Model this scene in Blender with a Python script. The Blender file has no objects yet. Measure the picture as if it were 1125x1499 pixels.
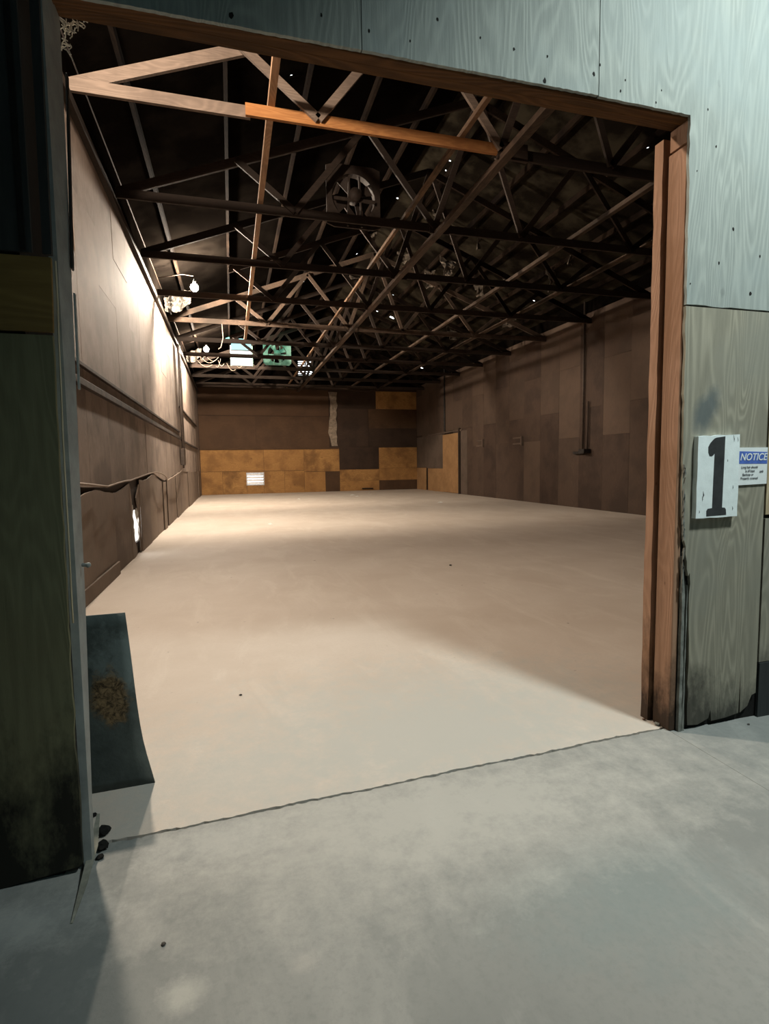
import bpy, bmesh, math, random
from mathutils import Vector, Matrix

random.seed(11)
SC = bpy.context.scene
COL = SC.collection

# ------------------------------------------------------------------ camera
FPX, CX, CY, EYE = 785.0, 562.5, 749.5, 1.6
_d = Vector((338 - CX, 684 - CY, FPX)).normalized()          # direction of the hall's long axis, camera frame
_h = Vector((1, -.016, 0))
_u = _d.cross(_h).normalized()
if _u.y > 0: _u = -_u
_x = _d.cross(_u)
if _x.x < 0: _x = -_x
ROT = Matrix((_x, _d, _u))                                    # camera (x right, y down, z forward) -> world
cam = bpy.data.cameras.new('camera')
co = bpy.data.objects.new('camera', cam); COL.objects.link(co)
R_, D_, F_ = ROT @ Vector((1, 0, 0)), ROT @ Vector((0, 1, 0)), ROT @ Vector((0, 0, 1))
co.matrix_world = Matrix(((R_.x, -D_.x, -F_.x, 0), (R_.y, -D_.y, -F_.y, 0), (R_.z, -D_.z, -F_.z, EYE), (0, 0, 0, 1)))
cam.sensor_fit = 'VERTICAL'; cam.sensor_height = 24; cam.lens = 24 * FPX / 1499
cam.clip_start = .05; cam.clip_end = 200
SC.camera = co

def ray(px, py): return ROT @ Vector((px - CX, py - CY, FPX))
def at_z(px, py, z=0.0): r = ray(px, py); return Vector((0, 0, EYE)) + r * ((z - EYE) / r.z)
def at_x(px, py, x): r = ray(px, py); return Vector((0, 0, EYE)) + r * (x / r.x)
def at_y(px, py, y): r = ray(px, py); return Vector((0, 0, EYE)) + r * (y / r.y)

# ------------------------------------------------------------------ object helpers
def tag(o, label=None, cat=None, group=None, kind=None):
    if label: o['label'] = label
    if cat: o['category'] = cat
    if group: o['group'] = group
    if kind: o['kind'] = kind
    return o

def empty(name, loc=(0, 0, 0), label=None, cat=None, group=None, kind=None):
    o = bpy.data.objects.new(name, None); COL.objects.link(o); o.location = loc
    o.empty_display_size = .1
    return tag(o, label, cat, group, kind)

class MB:
    def __init__(s): s.bm = bmesh.new()
    def box(s, x0, x1, y0, y1, z0, z1):
        v = [s.bm.verts.new(p) for p in ((x0,y0,z0),(x1,y0,z0),(x1,y1,z0),(x0,y1,z0),(x0,y0,z1),(x1,y0,z1),(x1,y1,z1),(x0,y1,z1))]
        for f in ((0,3,2,1),(4,5,6,7),(0,1,5,4),(1,2,6,5),(2,3,7,6),(3,0,4,7)): s.bm.faces.new([v[i] for i in f])
        return s
    def bar(s, p, q, w, h, up=(0, 0, 1)):
        p, q = Vector(p), Vector(q); d = (q - p).normalized()
        a = d.cross(Vector(up))
        if a.length < 1e-4: a = d.cross(Vector((0, 1, 0)))
        a.normalize(); b = a.cross(d)
        A, B = a * w / 2, b * h / 2
        v = [s.bm.verts.new(e + c) for e in (p, q) for c in (-A - B, A - B, A + B, -A + B)]
        for f in ((0,1,2,3),(7,6,5,4),(4,5,1,0),(5,6,2,1),(6,7,3,2),(7,4,0,3)): s.bm.faces.new([v[i] for i in f])
        return s
    def tube(s, pts, r, n=8, caps=True):
        pts = [Vector(p) for p in pts]; rings = []
        a = None
        for i, p in enumerate(pts):
            d = (pts[min(i + 1, len(pts) - 1)] - pts[max(i - 1, 0)]).normalized()
            if a is None:
                a = d.cross(Vector((0, 0, 1)))
                if a.length < 1e-3: a = d.cross(Vector((1, 0, 0)))
            a = (a - d * a.dot(d)).normalized(); b = d.cross(a)
            rr = r(i / max(1, len(pts) - 1)) if callable(r) else r
            rings.append([s.bm.verts.new(p + (a * math.cos(t) + b * math.sin(t)) * rr) for t in [2 * math.pi * k / n for k in range(n)]])
        for i in range(len(rings) - 1):
            for k in range(n): s.bm.faces.new((rings[i][k], rings[i][(k+1)%n], rings[i+1][(k+1)%n], rings[i+1][k]))
        if caps:
            s.bm.faces.new(rings[0][::-1]); s.bm.faces.new(rings[-1])
        return s
    def poly(s, pts, vec):
        """closed outline swept along vec"""
        vec = Vector(vec)
        a = [s.bm.verts.new(Vector(p)) for p in pts]; b = [s.bm.verts.new(Vector(p) + vec) for p in pts]
        n = len(a)
        fs = [s.bm.faces.new(a), s.bm.faces.new(b[::-1])]
        for i in range(n): s.bm.faces.new((a[i], b[i], b[(i+1)%n], a[(i+1)%n]))
        for f in fs: f.normal_update()
        bmesh.ops.triangulate(s.bm, faces=fs, ngon_method='EAR_CLIP')
        return s
    def ball(s, c, r, seg=16, sc=(1, 1, 1)):
        m = Matrix.Translation(c) @ Matrix.Diagonal((*sc, 1))
        bmesh.ops.create_uvsphere(s.bm, u_segments=seg, v_segments=max(6, seg // 2), radius=r, matrix=m); return s
    def build(s, name, mat, parent=None, smooth=False, bevel=0):
        if bevel:
            bmesh.ops.bevel(s.bm, geom=s.bm.edges[:], offset=bevel, segments=1, affect='EDGES', clamp_overlap=True)
        bmesh.ops.recalc_face_normals(s.bm, faces=s.bm.faces[:])
        me = bpy.data.meshes.new(name); s.bm.to_mesh(me); s.bm.free()
        if smooth:
            for p in me.polygons: p.use_smooth = True
        me.materials.append(mat)
        o = bpy.data.objects.new(name, me); COL.objects.link(o)
        if parent is not None:
            me.transform(Matrix.Translation(-Vector(parent.location)))   # drawn in world coordinates, stored about the parent
            o.parent = parent
        return o

def copy_tree(o, parent=None):
    c = o.copy(); COL.objects.link(c)
    if parent is not None: c.parent = parent
    for ch in list(o.children): copy_tree(ch, c)
    return c

def jag(p, q, n, amp, axis):
    """points from p to q with a ragged offset along axis"""
    p, q, axis = Vector(p), Vector(q), Vector(axis)
    return [p + (q - p) * (i / n) + axis * (random.uniform(-amp, amp) if 0 < i < n else 0) for i in range(n + 1)]

# ------------------------------------------------------------------ materials
class NT:
    def __init__(s, name):
        s.m = bpy.data.materials.new(name); s.m.use_nodes = True
        s.t = s.m.node_tree; s.t.nodes.clear()
        s.out = s.t.nodes.new('ShaderNodeOutputMaterial')
    def n(s, typ, **kw):
        nd = s.t.nodes.new(typ)
        for k, v in kw.items():
            if k == 'inp':
                for a, b in v.items():
                    if hasattr(b, 'is_output') or hasattr(b, 'links'): s.t.links.new(b, nd.inputs[a])
                    else: nd.inputs[a].default_value = b
            else: setattr(nd, k, v)
        return nd
    def ramp(s, fac, stops, interp='LINEAR'):
        nd = s.n('ShaderNodeValToRGB', inp={0: fac}); cr = nd.color_ramp; cr.interpolation = interp
        while len(cr.elements) < len(stops): cr.elements.new(.5)
        for e, (p, c) in zip(cr.elements, stops):
            e.position = p; e.color = c if len(c) == 4 else (*c, 1)
        return nd.outputs[0]
    def mask(s, fac, a, b):
        return s.n('ShaderNodeMapRange', inp={0: fac, 1: a, 2: b}).outputs[0]
    def mix(s, f, a, b, mode='MIX'):
        nd = s.n('ShaderNodeMix', data_type='RGBA', blend_type=mode)
        for k, v in ((0, f), (6, a), (7, b)):
            if hasattr(v, 'links'): s.t.links.new(v, nd.inputs[k])
            else: nd.inputs[k].default_value = v if k == 0 or len(v) == 4 else (*v, 1)
        return nd.outputs[2]
    def math(s, op, a, b=0.0):
        return s.n('ShaderNodeMath', operation=op, inp={0: a, 1: b}).outputs[0]
    def coords(s, scale=(1, 1, 1), rnd=True, rot=(0, 0, 0)):
        tc = s.n('ShaderNodeTexCoord').outputs['Object']
        if rnd:
            r = s.n('ShaderNodeObjectInfo').outputs['Random']
            r = s.math('MULTIPLY', r, 37.0)
            tc = s.n('ShaderNodeVectorMath', operation='ADD', inp={0: tc, 1: r}).outputs[0]
        return s.n('ShaderNodeMapping', inp={0: tc, 2: rot, 3: scale}).outputs[0]
    def noise(s, vec, scale, detail=4, rough=.55, dist=0):
        return s.n('ShaderNodeTexNoise', inp={'Vector': vec, 'Scale': scale, 'Detail': detail, 'Roughness': rough, 'Distortion': dist}).outputs[0]
    def finish(s, col, rough=.8, bump=None, bstr=.3, bdist=.01, metal=0, spec=.3):
        p = s.n('ShaderNodeBsdfPrincipled')
        for k, v in (('Base Color', col), ('Roughness', rough), ('Metallic', metal), ('Specular IOR Level', spec)):
            if hasattr(v, 'links'): s.t.links.new(v, p.inputs[k])
            else: p.inputs[k].default_value = (*v, 1) if k == 'Base Color' and len(v) == 3 else v
        if bump is not None:
            b = s.n('ShaderNodeBump', inp={'Height': bump, 'Strength': bstr, 'Distance': bdist})
            s.t.links.new(b.outputs[0], p.inputs['Normal'])
        s.t.links.new(p.outputs[0], s.out.inputs[0])
        return s.m

def wood(name, light, dark, blot=None, blot_amt=.5, axis='Z', gs=1.0, cath=.5, rough=.8, bstr=.35, knots=None, grime=None, spec=.25, tone=None, seams=None, stain_or_light=None):
    t = NT(name)
    st = {'Z': (1, 1, .07), 'X': (.07, 1, 1), 'Y': (1, .07, 1)}[axis]
    st2 = {'Z': (1, 1, .16), 'X': (.16, 1, 1), 'Y': (1, .16, 1)}[axis]
    c = t.coords(st); c2 = t.coords(st2); c0 = t.coords()
    fine = t.noise(c, 60 * gs, 6, .7)
    broad = t.noise(c2, 3.2 * gs, 2, .5, .4)                    # contour lines of this field make the cathedral figure
    ring = t.math('SINE', t.math('MULTIPLY', broad, 150.0))
    ring = t.mask(ring, -1.0, 1.0)
    ring = t.math('POWER', ring, 1.6)
    g = t.mix(cath, fine, ring)
    gv = t.mask(g, .18, .72)
    col = t.mix(gv, dark, light)
    big = t.noise(c0, 1.1, 5, .6)
    if blot:
        col = t.mix(t.math('MULTIPLY', t.mask(big, .45, .62), blot_amt), col, blot)
    if tone:
        r = t.n('ShaderNodeObjectInfo').outputs['Random']
        col = t.mix(t.math('MULTIPLY', r, tone[1]), col, tone[0])
    if seams:
        tc = t.n('ShaderNodeTexCoord').outputs['Object']
        sp = t.n('ShaderNodeSeparateXYZ', inp={0: tc})
        w = t.math('PINGPONG', t.math('ADD', sp.outputs[seams[0]], t.math('MULTIPLY', t.noise(c0, .8, 2), .02)), seams[1])
        col = t.mix(t.mask(w, .018, .006), col, seams[2])
    if knots:
        v = t.n('ShaderNodeTexVoronoi', inp={'Vector': t.coords({'Z': (1, 1, .55), 'X': (.55, 1, 1), 'Y': (1, .55, 1)}[axis]), 'Scale': knots[0]}).outputs['Distance']
        col = t.mix(t.math('MULTIPLY', t.mask(t.math('ADD', v, t.math('MULTIPLY', t.noise(c0, 14, 3), .12)), knots[2] if len(knots) > 2 else .17, .06), .85), col, knots[1])
    if stain_or_light:
        mp = t.n('ShaderNodeMapping', vector_type='TEXTURE', inp={0: t.coords(rnd=False), 1: (stain_or_light[0], 0, stain_or_light[1]), 2: (0, .5, 0), 3: (stain_or_light[2], 50, stain_or_light[3])}).outputs[0]
        L = t.n('ShaderNodeVectorMath', operation='LENGTH', inp={0: mp}).outputs['Value']
        e = t.math('ADD', L, t.math('MULTIPLY', t.math('SUBTRACT', t.noise(c0, 12, 5, .7), .5), 1.0))
        col = t.mix(t.math('MULTIPLY', t.mask(e, 1.2, .5), .9), col, stain_or_light[4])
    if grime:                                                    # dirt splashed and worn into the foot of the board
        z = t.n('ShaderNodeSeparateXYZ', inp={0: t.n('ShaderNodeTexCoord').outputs['Object']}).outputs[2]
        e = t.math('ADD', t.math('DIVIDE', z, grime[1]), t.math('MULTIPLY', t.math('SUBTRACT', t.noise(t.coords((1, 1, .5)), 4.5, 6, .7), .5), 2.6))
        col = t.mix(t.math('MULTIPLY', t.mask(e, .9, .2), grime[2]), col, grime[0])
    return t.finish(col, rough, g, bstr, .006, 0, spec)

def plain(name, col, rough=.7, metal=0, var=.25, scale=6, bstr=.15, spec=.3):
    t = NT(name); c = t.coords()
    k = t.noise(c, scale, 5, .6)
    d = tuple(x * (1 - var) for x in col); l = tuple(min(1, x * (1 + var)) for x in col)
    return t.finish(t.mix(t.mask(k, .3, .7), d, l), rough, t.noise(c, scale * 6, 3), bstr, .004, metal, spec)

def glow(name, col, strength):
    t = NT(name); e = t.n('ShaderNodeEmission', inp={0: (*col, 1), 1: strength})
    t.t.links.new(e.outputs[0], t.out.inputs[0]); return t.m

M = {}
M['pale_ply'] = wood('pale_painted_plywood', (.37, .405, .375), (.225, .255, .24), (.30, .35, .345), .6, gs=1.0, cath=.24, knots=(3.6, (.06, .065, .065), .145), bstr=.5)
M['tan_ply'] = wood('weathered_tan_plywood', (.345, .325, .255), (.215, .205, .16), (.25, .25, .21), .7, gs=1.0, cath=.36, bstr=.5, grime=((.04, .04, .034), .40, .85), stain_or_light=(2.60, 1.875, .075, .15, (.115, .135, .135)))
M['edge_ply'] = wood('pale_new_plywood', (.55, .46, .30), (.36, .28, .17), (.42, .40, .30), .5, cath=.4)
M['olive_ply'] = wood('olive_stained_plywood', (.165, .167, .098), (.12, .122, .072), (.13, .112, .06), .5, gs=1.0, cath=.25, bstr=.2, grime=((.008, .008, .007), .75, .95))
M['ochre_ply'] = wood('ochre_plywood', (.22, .15, .048), (.15, .098, .031), (.105, .07, .027), .6, axis='X', cath=.25, bstr=.2, knots=(1.7, (.01, .01, .008), .12))
M['char_ply'] = wood('charcoal_painted_board', (.040, .046, .046), (.026, .030, .031), (.02, .022, .022), .5, cath=.2, bstr=.2)
M['blue_grey'] = plain('blue_grey_painted_steel', (.25, .275, .27), .55, 0, .22, 9, .15, .4)
M['rubber'] = plain('black_rubber', (.012, .014, .014), .6, 0, .3, 20)
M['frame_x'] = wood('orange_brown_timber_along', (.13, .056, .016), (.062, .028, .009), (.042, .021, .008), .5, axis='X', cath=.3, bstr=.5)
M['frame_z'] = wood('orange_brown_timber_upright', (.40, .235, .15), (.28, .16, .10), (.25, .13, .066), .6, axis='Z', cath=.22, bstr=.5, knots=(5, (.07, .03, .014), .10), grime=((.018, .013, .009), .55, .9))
M['grey_edge'] = plain('weathered_grey_edge', (.20, .21, .19), .85, 0, .45, 14, .5)
M['black_gap'] = plain('rotten_black_wood', (.008, .008, .007), .9, 0, .3, 12)
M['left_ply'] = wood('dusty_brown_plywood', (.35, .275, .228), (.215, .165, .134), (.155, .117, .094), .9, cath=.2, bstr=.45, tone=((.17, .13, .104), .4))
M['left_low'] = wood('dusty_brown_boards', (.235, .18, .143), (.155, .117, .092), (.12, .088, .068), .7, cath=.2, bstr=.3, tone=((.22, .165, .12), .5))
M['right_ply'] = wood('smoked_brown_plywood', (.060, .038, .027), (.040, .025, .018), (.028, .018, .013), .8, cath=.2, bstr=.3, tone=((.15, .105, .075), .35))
M['amber_ply'] = wood('amber_plywood', (.36, .20, .070), (.23, .115, .038), (.13, .064, .022), .8, axis='X', cath=.35, tone=((.26, .13, .042), .5), knots=(2.1, (.09, .04, .014), .14))
M['umber_ply'] = wood('umber_plywood', (.08, .044, .022), (.052, .028, .014), (.036, .020, .011), .7, axis='X', cath=.25, tone=((.06, .032, .017), .6))
M['soot_ply'] = wood('sooty_plywood', (.042, .025, .016), (.029, .017, .011), (.02, .012, .008), .6, axis='X', cath=.25)
M['drip'] = plain('pale_drip_stain', (.20, .16, .12), .9, 0, .4, 9)
M['grey_ply'] = wood('grey_brown_plywood', (.115, .085, .066), (.08, .058, .045), (.06, .045, .034), .6, cath=.2)
M['straw_ply'] = wood('straw_coloured_plywood', (.34, .20, .092), (.24, .135, .06), (.19, .105, .047), .5, cath=.3)
M['deck'] = wood('dark_roof_boards', (.0036, .0028, .0022), (.0018, .0014, .0012), (.008, .0064, .005), .6, axis='X', cath=.2, rough=1, spec=0)  # near-black board colour holds down the light on the roof
M['deck_right'] = wood('patchy_lit_roof_boards', (.009, .007, .005), (.004, .0033, .0026), (.030, .025, .017), .8, axis='Y', cath=.1, rough=1, spec=0)  # lamp light on this slope put into a lighter, patchy colour
M['purlin'] = wood('dark_timber', (.020, .013, .009), (.009, .006, .004), (.005, .0035, .003), .9, axis='Y', cath=.3, spec=.02)
M['truss'] = wood('dark_truss_timber', (.050, .033, .024), (.030, .020, .015), (.018, .012, .009), .6, axis='X', cath=.3, tone=((.02, .014, .010), .75))  # timber darkened in colour for the dim roof beyond the nearest truss
M['truss_pale'] = wood('dusty_truss_timber', (.21, .155, .12), (.135, .10, .077), (.09, .065, .05), .6, axis='X', cath=.3)
M['truss_orange'] = wood('fresh_orange_timber', (.42, .19, .065), (.29, .12, .04), (.2, .08, .03), .5, axis='X', cath=.3)
M['brace'] = wood('pale_brace_timber', (.46, .28, .165), (.30, .175, .10), (.17, .10, .06), .5, axis='Y', cath=.3)
M['brace_dark'] = wood('brown_brace_timber', (.095, .062, .042), (.05, .032, .022), (.022, .015, .010), .9, axis='Y', cath=.3)
M['brace_thin'] = wood('thin_orange_brace_timber', (.20, .115, .062), (.12, .068, .037), (.04, .024, .014), .9, axis='Y', cath=.3)
M['dark_metal'] = plain('dark_metal', (.03, .028, .026), .5, .6, .3, 10)
M['pipe'] = plain('grey_brown_pipe', (.06, .045, .036), .5, .3, .3, 10)
M['cable'] = plain('dusty_cable', (.27, .21, .165), .8, 0, .2, 20)
M['plastic'] = plain('torn_pale_plastic_sheet', (.075, .066, .056), .5, 0, .6, 5, .5, .3)
M['torn_plastic'] = plain('pale_torn_plastic', (.62, .6, .56), .4, 0, .3, 12, .5, .5)
M['rag'] = plain('torn_roof_lining', (.085, .068, .052), .8, 0, .6, 7, .5, .2)
M['batten'] = plain('dark_dusty_batten', (.045, .032, .025), .85, 0, .6, 5, .4, .2)
M['web'] = plain('dusty_cobweb', (.60, .57, .50), .9, 0, .4, 25)
M['fan_green'] = plain('pale_green_fan_paint', (.20, .36, .29), .5, .1, .25, 9)
M['fan_brown'] = plain('sooty_fan_metal', (.034, .023, .017), .7, .1, .35, 9)
M['vent_metal'] = plain('galvanised_louvre', (.42, .42, .42), .4, .5, .25, 9)
M['white_sign'] = plain('white_painted_board', (.80, .88, .88), .55, 0, .07, 16, .2)
M['digit'] = plain('dark_grey_sign_paint', (.040, .043, .044), .6, 0, .25, 14)
M['paper'] = plain('white_card', (.78, .83, .83), .5, 0, .06, 10)
M['blue_ink'] = plain('blue_print', (.085, .16, .50), .5, 0, .25, 22)
M['ink'] = plain('faded_ink', (.10, .11, .12), .7, 0, .2, 20)
M['scrap'] = plain('white_paper_scrap', (.75, .74, .7), .8, 0, .1, 20)
M['stone'] = plain('dark_pebble', (.05, .045, .04), .8, 0, .3, 20)
M['splinter'] = plain('grey_splinter', (.24, .24, .20), .8, 0, .3, 20, .4)
M['bulb'] = glow('lit_bulb', (1, .86, .70), 7200)
M['bulb_warm'] = glow('lit_bulb_warm', (1, .83, .66), 6600)
M['pane_glow'] = glow('glowing_white_pane', (.90, 1, .94), 2.0)
M['pane_glow_top'] = glow('glowing_blue_pane', (.50, .95, .95), 1.4)
M['green_glow'] = glow('glowing_green_strip', (.35, 1, .72), 2.2)

def floor_mat(name, base, pale, dark, seed, stain_or_light=None):
    t = NT(name)
    c = t.coords(rnd=False)
    o = t.n('ShaderNodeMapping', inp={0: c, 1: (seed, seed * .7, 0)}).outputs[0]
    sw = t.n('ShaderNodeMapping', inp={0: c, 1: (seed, 3, 0), 2: (0, 0, .5), 3: (1, .35, 1)}).outputs[0]
    a = t.noise(o, .8, 5, .6, .3); b = t.noise(sw, 2.3, 6, .65, .8); d = t.noise(o, 34, 5, .7)
    col = t.mix(t.mask(a, .35, .68), base, dark)
    col = t.mix(t.math('MULTIPLY', t.mask(b, .50, .78), .8), col, pale)
    col = t.mix(t.math('MULTIPLY', t.mask(d, .48, .75), .5), col, dark)
    pit = t.noise(o, 9, 2, .5)
    col = t.mix(t.math('MULTIPLY', t.mask(pit, .745, .78), .6), col, tuple(x * .35 for x in dark))
    if stain_or_light:
        for (x, y, rx, ry, cc, amt) in stain_or_light:
            m = t.n('ShaderNodeMapping', vector_type='TEXTURE', inp={0: c, 1: (x, y, 0), 3: (rx, ry, 1)}).outputs[0]
            L = t.n('ShaderNodeVectorMath', operation='LENGTH', inp={0: m}).outputs['Value']
            e = t.math('ADD', L, t.math('MULTIPLY', t.math('SUBTRACT', t.noise(o, 7, 6, .75), .5), 2.2))
            col = t.mix(t.math('MULTIPLY', t.mask(e, 1.25, .25), amt), col, cc)
    h = t.math('ADD', t.math('MULTIPLY', d, .5), b)
    return t.finish(col, .72, h, .22, .012, 0, .25)

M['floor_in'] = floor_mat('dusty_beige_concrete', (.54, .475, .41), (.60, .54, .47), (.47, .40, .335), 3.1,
    [(-.1, 2.75, .6, .35, (.46, .45, .41), .6), (1.1, 2.9, 1.7, 1.1, (.415, .415, .385), .9)])  # wide second patch paints the floor greyer and dimmer by the threshold
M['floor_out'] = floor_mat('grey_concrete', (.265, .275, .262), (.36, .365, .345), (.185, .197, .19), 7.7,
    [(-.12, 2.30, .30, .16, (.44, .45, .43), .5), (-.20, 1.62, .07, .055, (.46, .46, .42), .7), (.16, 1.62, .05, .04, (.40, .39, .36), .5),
     (1.35, 1.55, .5, .28, (.19, .235, .235), .6), (-.83, 2.05, .35, .12, (.42, .44, .43), .5), (.9, 2.2, 1.5, .5, (.45, .445, .41), .7)])  # last patch paints the threshold's extra brightness into the concrete colour
M['subfloor'] = plain('dark_joint_dirt', (.05, .045, .04), .95)

# ------------------------------------------------------------------ dimensions
FY = 2.46                    # outer face of the partition
IY = 2.70                    # inner face of the partition
XL, XR, YB = -1.70, 11.60, 33.0
OPL, OPR, OPT = -.60, 2.42, 3.42
RIDGE = 4.95
def roof_z(x, off=0): return 6.62 + .38 * (6.65 - abs(x - RIDGE)) + off

# ------------------------------------------------------------------ floors
def crack(x): return 2.43 + (x + .33) * .034 + .003 * math.sin(x * 7) + .002 * math.sin(x * 31)
xs = [-8 + 20 * i / 1000 for i in range(1001)]
near = [(x, crack(x) - .004 - random.uniform(0, .009), 0) for x in xs]
far = [(x, crack(x) + .004 + random.uniform(0, .009), 0) for x in xs]
def split(x, pts): return [p for p in pts if p[0] < 2.435] + [(2.4385, crack(2.44) - .006, 0)] if x else [(2.4405, crack(2.44) - .006, 0)] + [p for p in pts if p[0] > 2.445]
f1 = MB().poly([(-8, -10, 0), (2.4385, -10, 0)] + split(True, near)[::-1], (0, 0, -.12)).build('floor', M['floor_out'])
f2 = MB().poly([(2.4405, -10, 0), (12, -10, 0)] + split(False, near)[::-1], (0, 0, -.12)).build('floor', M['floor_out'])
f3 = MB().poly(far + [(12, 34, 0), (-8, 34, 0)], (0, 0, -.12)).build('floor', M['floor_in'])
f4 = MB().box(-8, 12, -10, 34, -.3, -.03).build('subfloor', M['subfloor'], f3)
for f in (f1, f2, f3): f['kind'] = 'structure'

# ------------------------------------------------------------------ partition with the big opening
wf = empty('wall_front', (0, FY, 0), kind='structure')
T = .018
def sheet(name, pts, mat, y=FY, t=T): return MB().poly([(x, y, z) for x, z in pts], (0, t, 0)).build(name, mat, wf)
def xz(p): return [(v.x, v.z) for v in p]
# header sheets
bot = [(-.62, 3.415), (-.03, 3.428), (.63, 3.427), (1.24, 3.43), (1.852, 3.434)]
sheet('plywood_sheet', xz(jag((-.62, 0, 3.415), (.626, 0, 3.427), 60, .0016, (0, 0, 1))) + [(.626, 4.9), (-.62, 4.9)], M['pale_ply'])
sheet('plywood_sheet', xz(jag((.63, 0, 3.427), (1.850, 0, 3.436), 60, .0016, (0, 0, 1))) + [(1.850, 4.9), (.63, 4.9)], M['pale_ply'])
edge = jag((2.425, 0, 3.43), (2.44, 0, 2.452), 20, .004, (1, 0, 0))
sheet('plywood_sheet', xz(jag((1.855, 0, 3.432), (2.425, 0, 3.43), 30, .0016, (0, 0, 1))) + xz(edge)[1:] + xz(jag((2.44, 0, 2.452), (3.06, 0, 2.452), 10, .003, (0, 0, 1)))[1:] + [(3.06, 4.9), (1.855, 4.9)], M['pale_ply'])
sheet('plywood_sheet', [(3.066, 2.45), (4.9, 2.45), (4.9, 4.9), (3.066, 4.9)], M['pale_ply'])
sheet('plywood_sheet', [(-1.9, 4.91), (11.6, 4.91), (11.6, 9.6), (-1.9, 9.6)], M['pale_ply'])
# lower right sheet with broken left edge and rotten foot
le = jag((2.436, 0, 2.443), (2.456, 0, 1.30), 24, .004, (1, 0, 0)) + jag((2.458, 0, 1.28), (2.515, 0, .93), 8, .010, (1, 0, 0)) + jag((2.525, 0, .95), (2.545, 0, .03), 14, .006, (1, 0, 0))
ft = [(2.545, 0, .03), (2.62, 0, .022), (2.70, 0, .05), (2.715, 0, .10), (2.722, 0, .03), (2.83, 0, .035), (2.93, 0, .05), (2.935, 0, .34), (2.943, 0, .05), (3.0, 0, .085), (3.03, 0, .15), (3.062, 0, .16)]
sheet('plywood_sheet', [(p[0], p[2]) for p in le] + [(p[0], p[2]) for p in ft[1:]] + [(3.055, 2.443)], M['tan_ply'])
sheet('backing_board', [(2.44, 0.0), (3.12, 0.0), (3.12, 2.44), (2.44, 2.44)], M['black_gap'], FY + T + .003, .012)
# neighbouring panel at the picture's right edge
sheet('plywood_sheet', [(3.082, 1.265), (4.6, 1.265), (4.6, 2.44), (3.072, 2.44)], M['edge_ply'], FY + .005)
sheet('plywood_sheet', [(3.082, .35), (4.6, .35), (4.6, 1.24), (3.082, 1.24)], M['tan_ply'], FY + .005)
sheet('plywood_sheet', [(3.082, .0), (4.6, .0), (4.6, .345), (3.082, .345)], M['char_ply'], FY - .002)
sheet('plywood_sheet', [(4.6, 0), (11.6, 0), (11.6, 4.9), (4.9, 4.9), (4.9, 2.45), (4.6, 2.45)], M['tan_ply'], FY + .01)
# knot holes and gouges in the header sheets
g = MB()
for (px, py, r) in ((797, 118, .011), (801, 82, .006), (752, 72, .007), (869, 108, .009), (878, 95, .006), (703, 55, .006), (640, 28, .007), (338, 22, .012), (915, 117, .005), (908, 133, .006), (960, 150, .005), (1036, 160, .005), (1048, 214, .006), (1073, 335, .009), (1052, 385, .007), (1010, 415, .005), (1098, 430, .010), (1112, 375, .007), (1020, 250, .004), (968, 132, .004), (600, 60, .005), (540, 45, .006), (470, 22, .007)):
    p = at_y(px, py, FY - .0012)
    g.poly([(p.x + r * random.uniform(.5, 1) * math.cos(a), p.y, p.z + r * 1.5 * random.uniform(.5, 1) * math.sin(a)) for a in [k * math.pi / 4 for k in range(8)]], (0, .001, 0))
tag(g.build('knot_holes', M['black_gap'], wf), kind='stuff')
# splintered grey edge strips along the sheet's broken edge
g = MB().poly([(2.468, FY - .004, 1.05)] + jag((2.470, FY - .004, 1.05), (2.476, FY - .004, .0), 16, .003, (1, 0, 0)) + jag((2.497, FY - .004, .0), (2.492, FY - .004, .82), 14, .004, (1, 0, 0)), (0, .02, 0))
g.build('splintered_strip', M['grey_edge'], wf)
g = MB().poly(jag((2.502, FY - .002, .0), (2.520, FY - .002, .0), 2, 0, (1, 0, 0)) + jag((2.518, FY - .002, .02), (2.509, FY - .002, .88), 12, .004, (1, 0, 0)), (0, .016, 0))
g.build('splintered_strip', M['grey_edge'], wf)
g = MB()
for k in range(26):
    z = random.uniform(.75, 1.65); x = 2.446 + (2.0 - z) * .018 + random.uniform(-.004, .006)
    l = random.uniform(.02, .07)
    g.poly([(x, FY - .007, z), (x + random.uniform(.004, .012), FY - .009, z + l * .4), (x + random.uniform(-.004, .006), FY - .012, z + l)], (0, .009, 0))
tag(g.build('wood_splinters', M['grey_edge'], wf), kind='stuff')
# inner skin of the partition
MB().box(XL, OPL - .115, IY - .02, IY, 0, 9.2).build('inner_sheet', M['soot_ply'], wf)
MB().box(OPR + .16, XR, IY - .02, IY, 0, 9.2).build('inner_sheet', M['soot_ply'], wf)
MB().box(OPL - .02, OPR + .16, IY - .02, IY, 3.60, 9.2).build('inner_sheet', M['soot_ply'], wf)
# left half: olive sheets on a thicker frame
LY = 2.26
MB().poly([(-8, LY, 0), (-.930, LY, .0), (-.640, LY, .030)] + jag((-.629, LY, .04), (-.624, LY, 1.0), 14, .004, (1, 0, 0)) + jag((-.622, LY, 1.02), (-.608, LY, 2.09), 12, .002, (1, 0, 0)) + [(-8, LY, 2.09)], (0, .02, 0)).build('plywood_sheet', M['olive_ply'], wf)
MB().poly([(-8, LY, 2.102)] + jag((-1.6, LY, 2.10), (-.605, LY, 2.102), 14, .003, (0, 0, 1)) + [(-.596, LY, 2.365), (-8, LY, 2.345)], (0, .016, 0)).build('plywood_strip', M['ochre_ply'], wf)
MB().poly([(-8, LY, 2.36), (-.655, LY, 2.378), (-.648, LY, 3.30), (-.64, LY, 4.2), (-8, LY, 4.2)], (0, .014, 0)).build('charcoal_panel', M['char_ply'], wf)
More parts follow.
